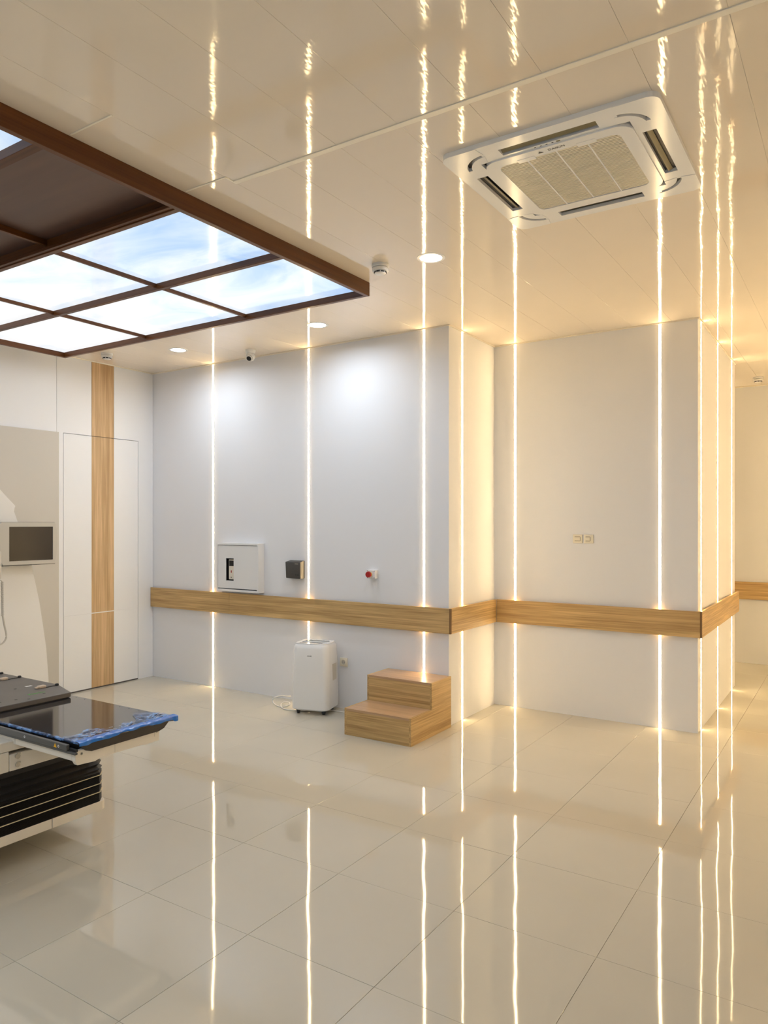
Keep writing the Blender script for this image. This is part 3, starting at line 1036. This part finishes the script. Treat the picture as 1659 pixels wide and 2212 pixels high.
# sliding frame under the table top
XE_ = -2.868
F0, F1 = 1.945, 2.402
cb('frame_side', -4.9, XE_ - .026, F0, F0 + .020, .583, .622, 'cream')
cb('frame_side', -4.9, XE_ - .026, F1 - .020, F1, .583, .622, 'cream')
cb('frame_deck', -4.9, XE_ - .026, F0 + .020, F1 - .020, .600, .612, 'charcoal')
end = [(F0, .628), (F0, .583), (F0 + .010, .566), (F0 + .10, .560), (F0 + .135, .572), (2.300, .569), (2.318, .563), (F1, .566), (F1, .626)]
epts = [(p[0] - CY, p[1]) for p in end]
ep = obj('end_plate', pri(epts, 'x', XE_ - .024 - CX, XE_ - CX, .0015, 1), M['cream'], co)
for yy, zz in ((F0 + .030, .612), (F1 - .016, .612)):
    bm = bmesh.new(); cyl(bm, (XE_ - CX, yy - CY, zz), .0065, .0016, 'x', 16)
    b_ = obj('bolt', bm, M['steel'], ep)
    obj('bolt_socket', cyl(bmesh.new(), (XE_ + .0016 - CX, yy - CY, zz), .0028, .0006, 'x', 8), M['black'], ep)
obj('plate_seam', bx(XE_ - CX, XE_ + .0006 - CX, 2.146 - CY, 2.148 - CY, .572, .622), M['bezel'], ep)
obj('plate_seam', bx(XE_ - CX, XE_ + .0006 - CX, F1 - .030 - CY, F1 - .028 - CY, .590, .624), M['bezel'], ep)
# accessory side rail
sr = cb('side_rail', -4.9, -2.905, 1.926, 1.942, .628, .655, 'rail_grey')
cb('rail_lip', -4.9, -2.850, 1.930, 1.9445, .618, .6275, 'rail_grey', bev=.001)
cb('rail_shadow_bar', -2.905, -2.855, 1.940, 1.950, .629, .640, 'black', bev=.001)
obj('warning_triangle', pri([(-2.998 - CX, .633), (-2.976 - CX, .633), (-2.987 - CX, .652)], 'y', 1.9254 - CY, 1.9262 - CY), M['yellow'], co)
for xx in (-2.962, -3.223):
    n = 16
    lo_ = [(.0055 * math.cos(2 * PI * i / n), .0055 * math.sin(2 * PI * i / n)) for i in range(n)]
    li_ = [(.0035 * math.cos(2 * PI * i / n), .0035 * math.sin(2 * PI * i / n)) for i in range(n)]
    bm = ring_plate(bmesh.new(), lo_, li_, 0, .0008)
    o = obj('rail_mark', bm, M['white'], co, (xx - CX, 1.9258 - CY, .6415))
    o.rotation_euler = (PI / 2, 0, 0)
cb('side_notch', -3.336, -3.332, F0 - .0008, F0 + .001, .585, .622, 'bezel', bev=0)
# black table top: flanged tray with a glossy upper skin
T0, T1, TX1, TX0 = 1.962, 2.492, -2.862, -5.35
hull = [(T0 + .004, .650), (T0 + .012, .642), (T0 + .030, .622), (T0 + .060, .612), (2.395, .612), (2.425, .620), (2.455, .646), (T1, .640), (T1 + .002, .652)]
obj('table_hull', pri([(p[0] - CY, p[1]) for p in hull], 'x', TX0 - CX, TX1 - CX), M['carbon_matte'], co)
top = cb('table_top', TX0, TX1 + .004, T0, T1, .652, .660, 'carbon', bev=.002, seg=2)
bm = bmesh.new()
for k in range(14):
    xx = TX1 - .10 - .075 * k
    for yy in (T1 - .020, T0 + .020):
        cyl(bm, (xx - CX, yy - CY, .6601), .0030, .0004, 'z', 8)
hh = obj('index_holes', bm, M['black'], top)
hh['kind'] = 'stuff'

# ---- blue protective film bunched along the end of the table
fi = thing('protective_film', 'crumpled blue plastic film along the end edge of the couch top', 'film', (TX1, 2.22, .662))
rnd = random.Random(3)
NU, NV = 70, 12
bm = bmesh.new()
grid = []
for i in range(NU + 1):
    u = i / NU
    y = (T0 - .006) + (T1 - T0 + .012) * u
    wdt = .10 + .05 * math.sin(u * 9.0) + .03 * math.sin(u * 23 + 1) + .05 * u
    row = []
    for j in range(NV + 1):
        v_ = j / NV
        x = TX1 + .0065 - wdt * v_
        crumple = .0028 * math.sin(u * 61 + v_ * 9 + 2 * math.sin(v_ * 7)) + .002 * math.sin(u * 131 - v_ * 17) + rnd.uniform(-.0008, .0008)
        zz = .6645 + .6 * crumple * (1 - .5 * v_)
        zz = max(zz, .6612)
        row.append(bm.verts.new((x - TX1, y - 2.22, zz - .662)))
    grid.append(row)
for i in range(NU):
    for j in range(NV):
        bm.faces.new((grid[i][j], grid[i][j + 1], grid[i + 1][j + 1], grid[i + 1][j]))
obj('sheet', bm, M['film'], fi, smooth=True)
# folded edge hanging over the end
bm = bmesh.new()
grid = []
for i in range(NU + 1):
    u = i / NU
    y = (T0 - .008) + (T1 - T0 + .022) * u
    drop = .009 + .004 * math.sin(u * 8 + .4) + .003 * math.sin(u * 27) + (.006 if u > .95 else 0)
    out = .0075 + .0022 * math.sin(u * 40) + .0012 * math.sin(u * 90 + 1)
    prof_ = [(-.030, .0052), (-.014, .0060), (-.002, .0052), (out, .0018), (out + .0012, -drop * .5), (out + .0004, -drop)]
    grid.append([bm.verts.new((a, y - 2.22, b + .0008 * math.sin(u * 70 + k))) for k, (a, b) in enumerate(prof_)])
for i in range(NU):
    for j in range(len(grid[0]) - 1):
        bm.faces.new((grid[i][j], grid[i][j + 1], grid[i + 1][j + 1], grid[i + 1][j]))
obj('folded_edge', bm, M['film_edge'], fi, smooth=True)
# strip of film along the near long edge
bm = bmesh.new()
grid = []
for i in range(NU + 1):
    u = i / NU
    x = TX1 - .004 - .77 * u
    wv = .0015 * math.sin(u * 60) + .001 * math.sin(u * 140)
    pr_ = [(T0 + .014 + wv, .6608), (T0 + .004, .6622), (T0 - .003, .6610 + wv * .3), (T0 - .0035, .6545 + wv)]
    grid.append([bm.verts.new((x - TX1, a - 2.22, b - .662)) for a, b in pr_])
for i in range(NU):
    for j in range(3):
        bm.faces.new((grid[i][j], grid[i][j + 1], grid[i + 1][j + 1], grid[i + 1][j]))
obj('edge_strip', bm, M['film'], fi, smooth=True)
bm = bmesh.new()
for k in range(46):  # reflections on the film, modelled as short white threads
    u = rnd.random()
    y = T0 + .03 + (T1 - T0 - .06) * u
    x = TX1 - rnd.uniform(.012, .085 + .03 * u)
    a = rnd.gauss(1.35, .55)
    ln = rnd.uniform(.006, .024)
    p0 = Vector((x, y, .6672)); p2 = p0 + Vector((math.cos(a) * ln, math.sin(a) * ln, 0))
    p1 = (p0 + p2) / 2 + Vector((rnd.uniform(-.004, .004), 0, .0006))
    tube(bm, [(p - Vector((TX1, 2.22, .662))) for p in (p0, p1, p2)], rnd.uniform(.0005, .0010), 4)
cr = obj('creases', bm, M['crease'], fi)
cr['kind'] = 'stuff'

# ---- positioning board lying on the table
bo = thing('positioning_board', 'dark grey immobilisation board lying on the couch top', 'board', (-3.66, 2.20, .6605))
def bb(name, x0, x1, y0, y1, z0, z1, mat, bev=.0, parent=None):
    return obj(name, bx(x0 + 3.66, x1 + 3.66, y0 - 2.20, y1 - 2.20, z0 - .6605, z1 - .6605, bev, 1), M[mat], parent or bo)
bpts = [(-3.695, 1.93), (-3.668, 1.96), (-3.658, 2.454), (-3.90, 2.532), (-5.20, 2.532), (-5.20, 1.93)]
obj('plate', pri([(p[0] + 3.66, p[1] - 2.20) for p in bpts], 'z', .004, .0295, .002, 1), M['board'], bo)
obj('foot', pri([(p[0] * .985 + 3.66 - .060, (p[1] - 2.23) * .9 + 2.23 - 2.20) for p in bpts], 'z', .0, .004), M['black'], bo)
for xx, yk in ((-3.878, 2.512), (-4.265, 2.516), (-4.46, 2.516)):
    bm = bmesh.new()
    lathe(bm, [(0, 0), (.010, 0), (.011, .006), (.008, .011), (0, .012)], n=14)
    obj('stud', bm, M['black'], bo, (xx + 3.66, yk - 2.20, .0295), smooth=True)
    s0 = bb('slot_bar', xx - .012, xx + .004, 2.445, yk - .008, .690, .6925, 'black')
    for q_ in range(4):
        bb('slot_link', xx - .008, xx - .002, 2.452 + .014 * q_, 2.459 + .014 * q_, .6925, .6932, 'board')
for xx in (-3.890, -4.275):
    bb('clip', xx - .016, xx + .014, 2.405, 2.446, .691, .704, 'tan', .002)
    bb('clip_tongue', xx - .010, xx + .006, 2.388, 2.410, .691, .700, 'tan', .001)
bb('sticker', -4.005, -3.985, 2.392, 2.430, .6900, .6904, 'white')
bm = bmesh.new()
for xx, yy in ((-3.703, 2.236), (-3.745, 2.190), (-3.992, 2.330), (-3.758, 2.110), (-3.753, 2.354), (-3.745, 2.05), (-4.2, 2.30)):
    cyl(bm, (xx + 3.66, yy - 2.20, .0296), .008, .0004, 'z', 12)
ph = obj('peg_holes', bm, M['black'], bo)
ph['kind'] = 'stuff'
text('lettering', 'Klarity', .036, M['green'], bo, Matrix(((0, -1, 0, -3.793 + 3.66), (1, 0, 0, 2.335 - 2.20), (0, 0, 1, .0300), (0, 0, 0, 1))), .0003)
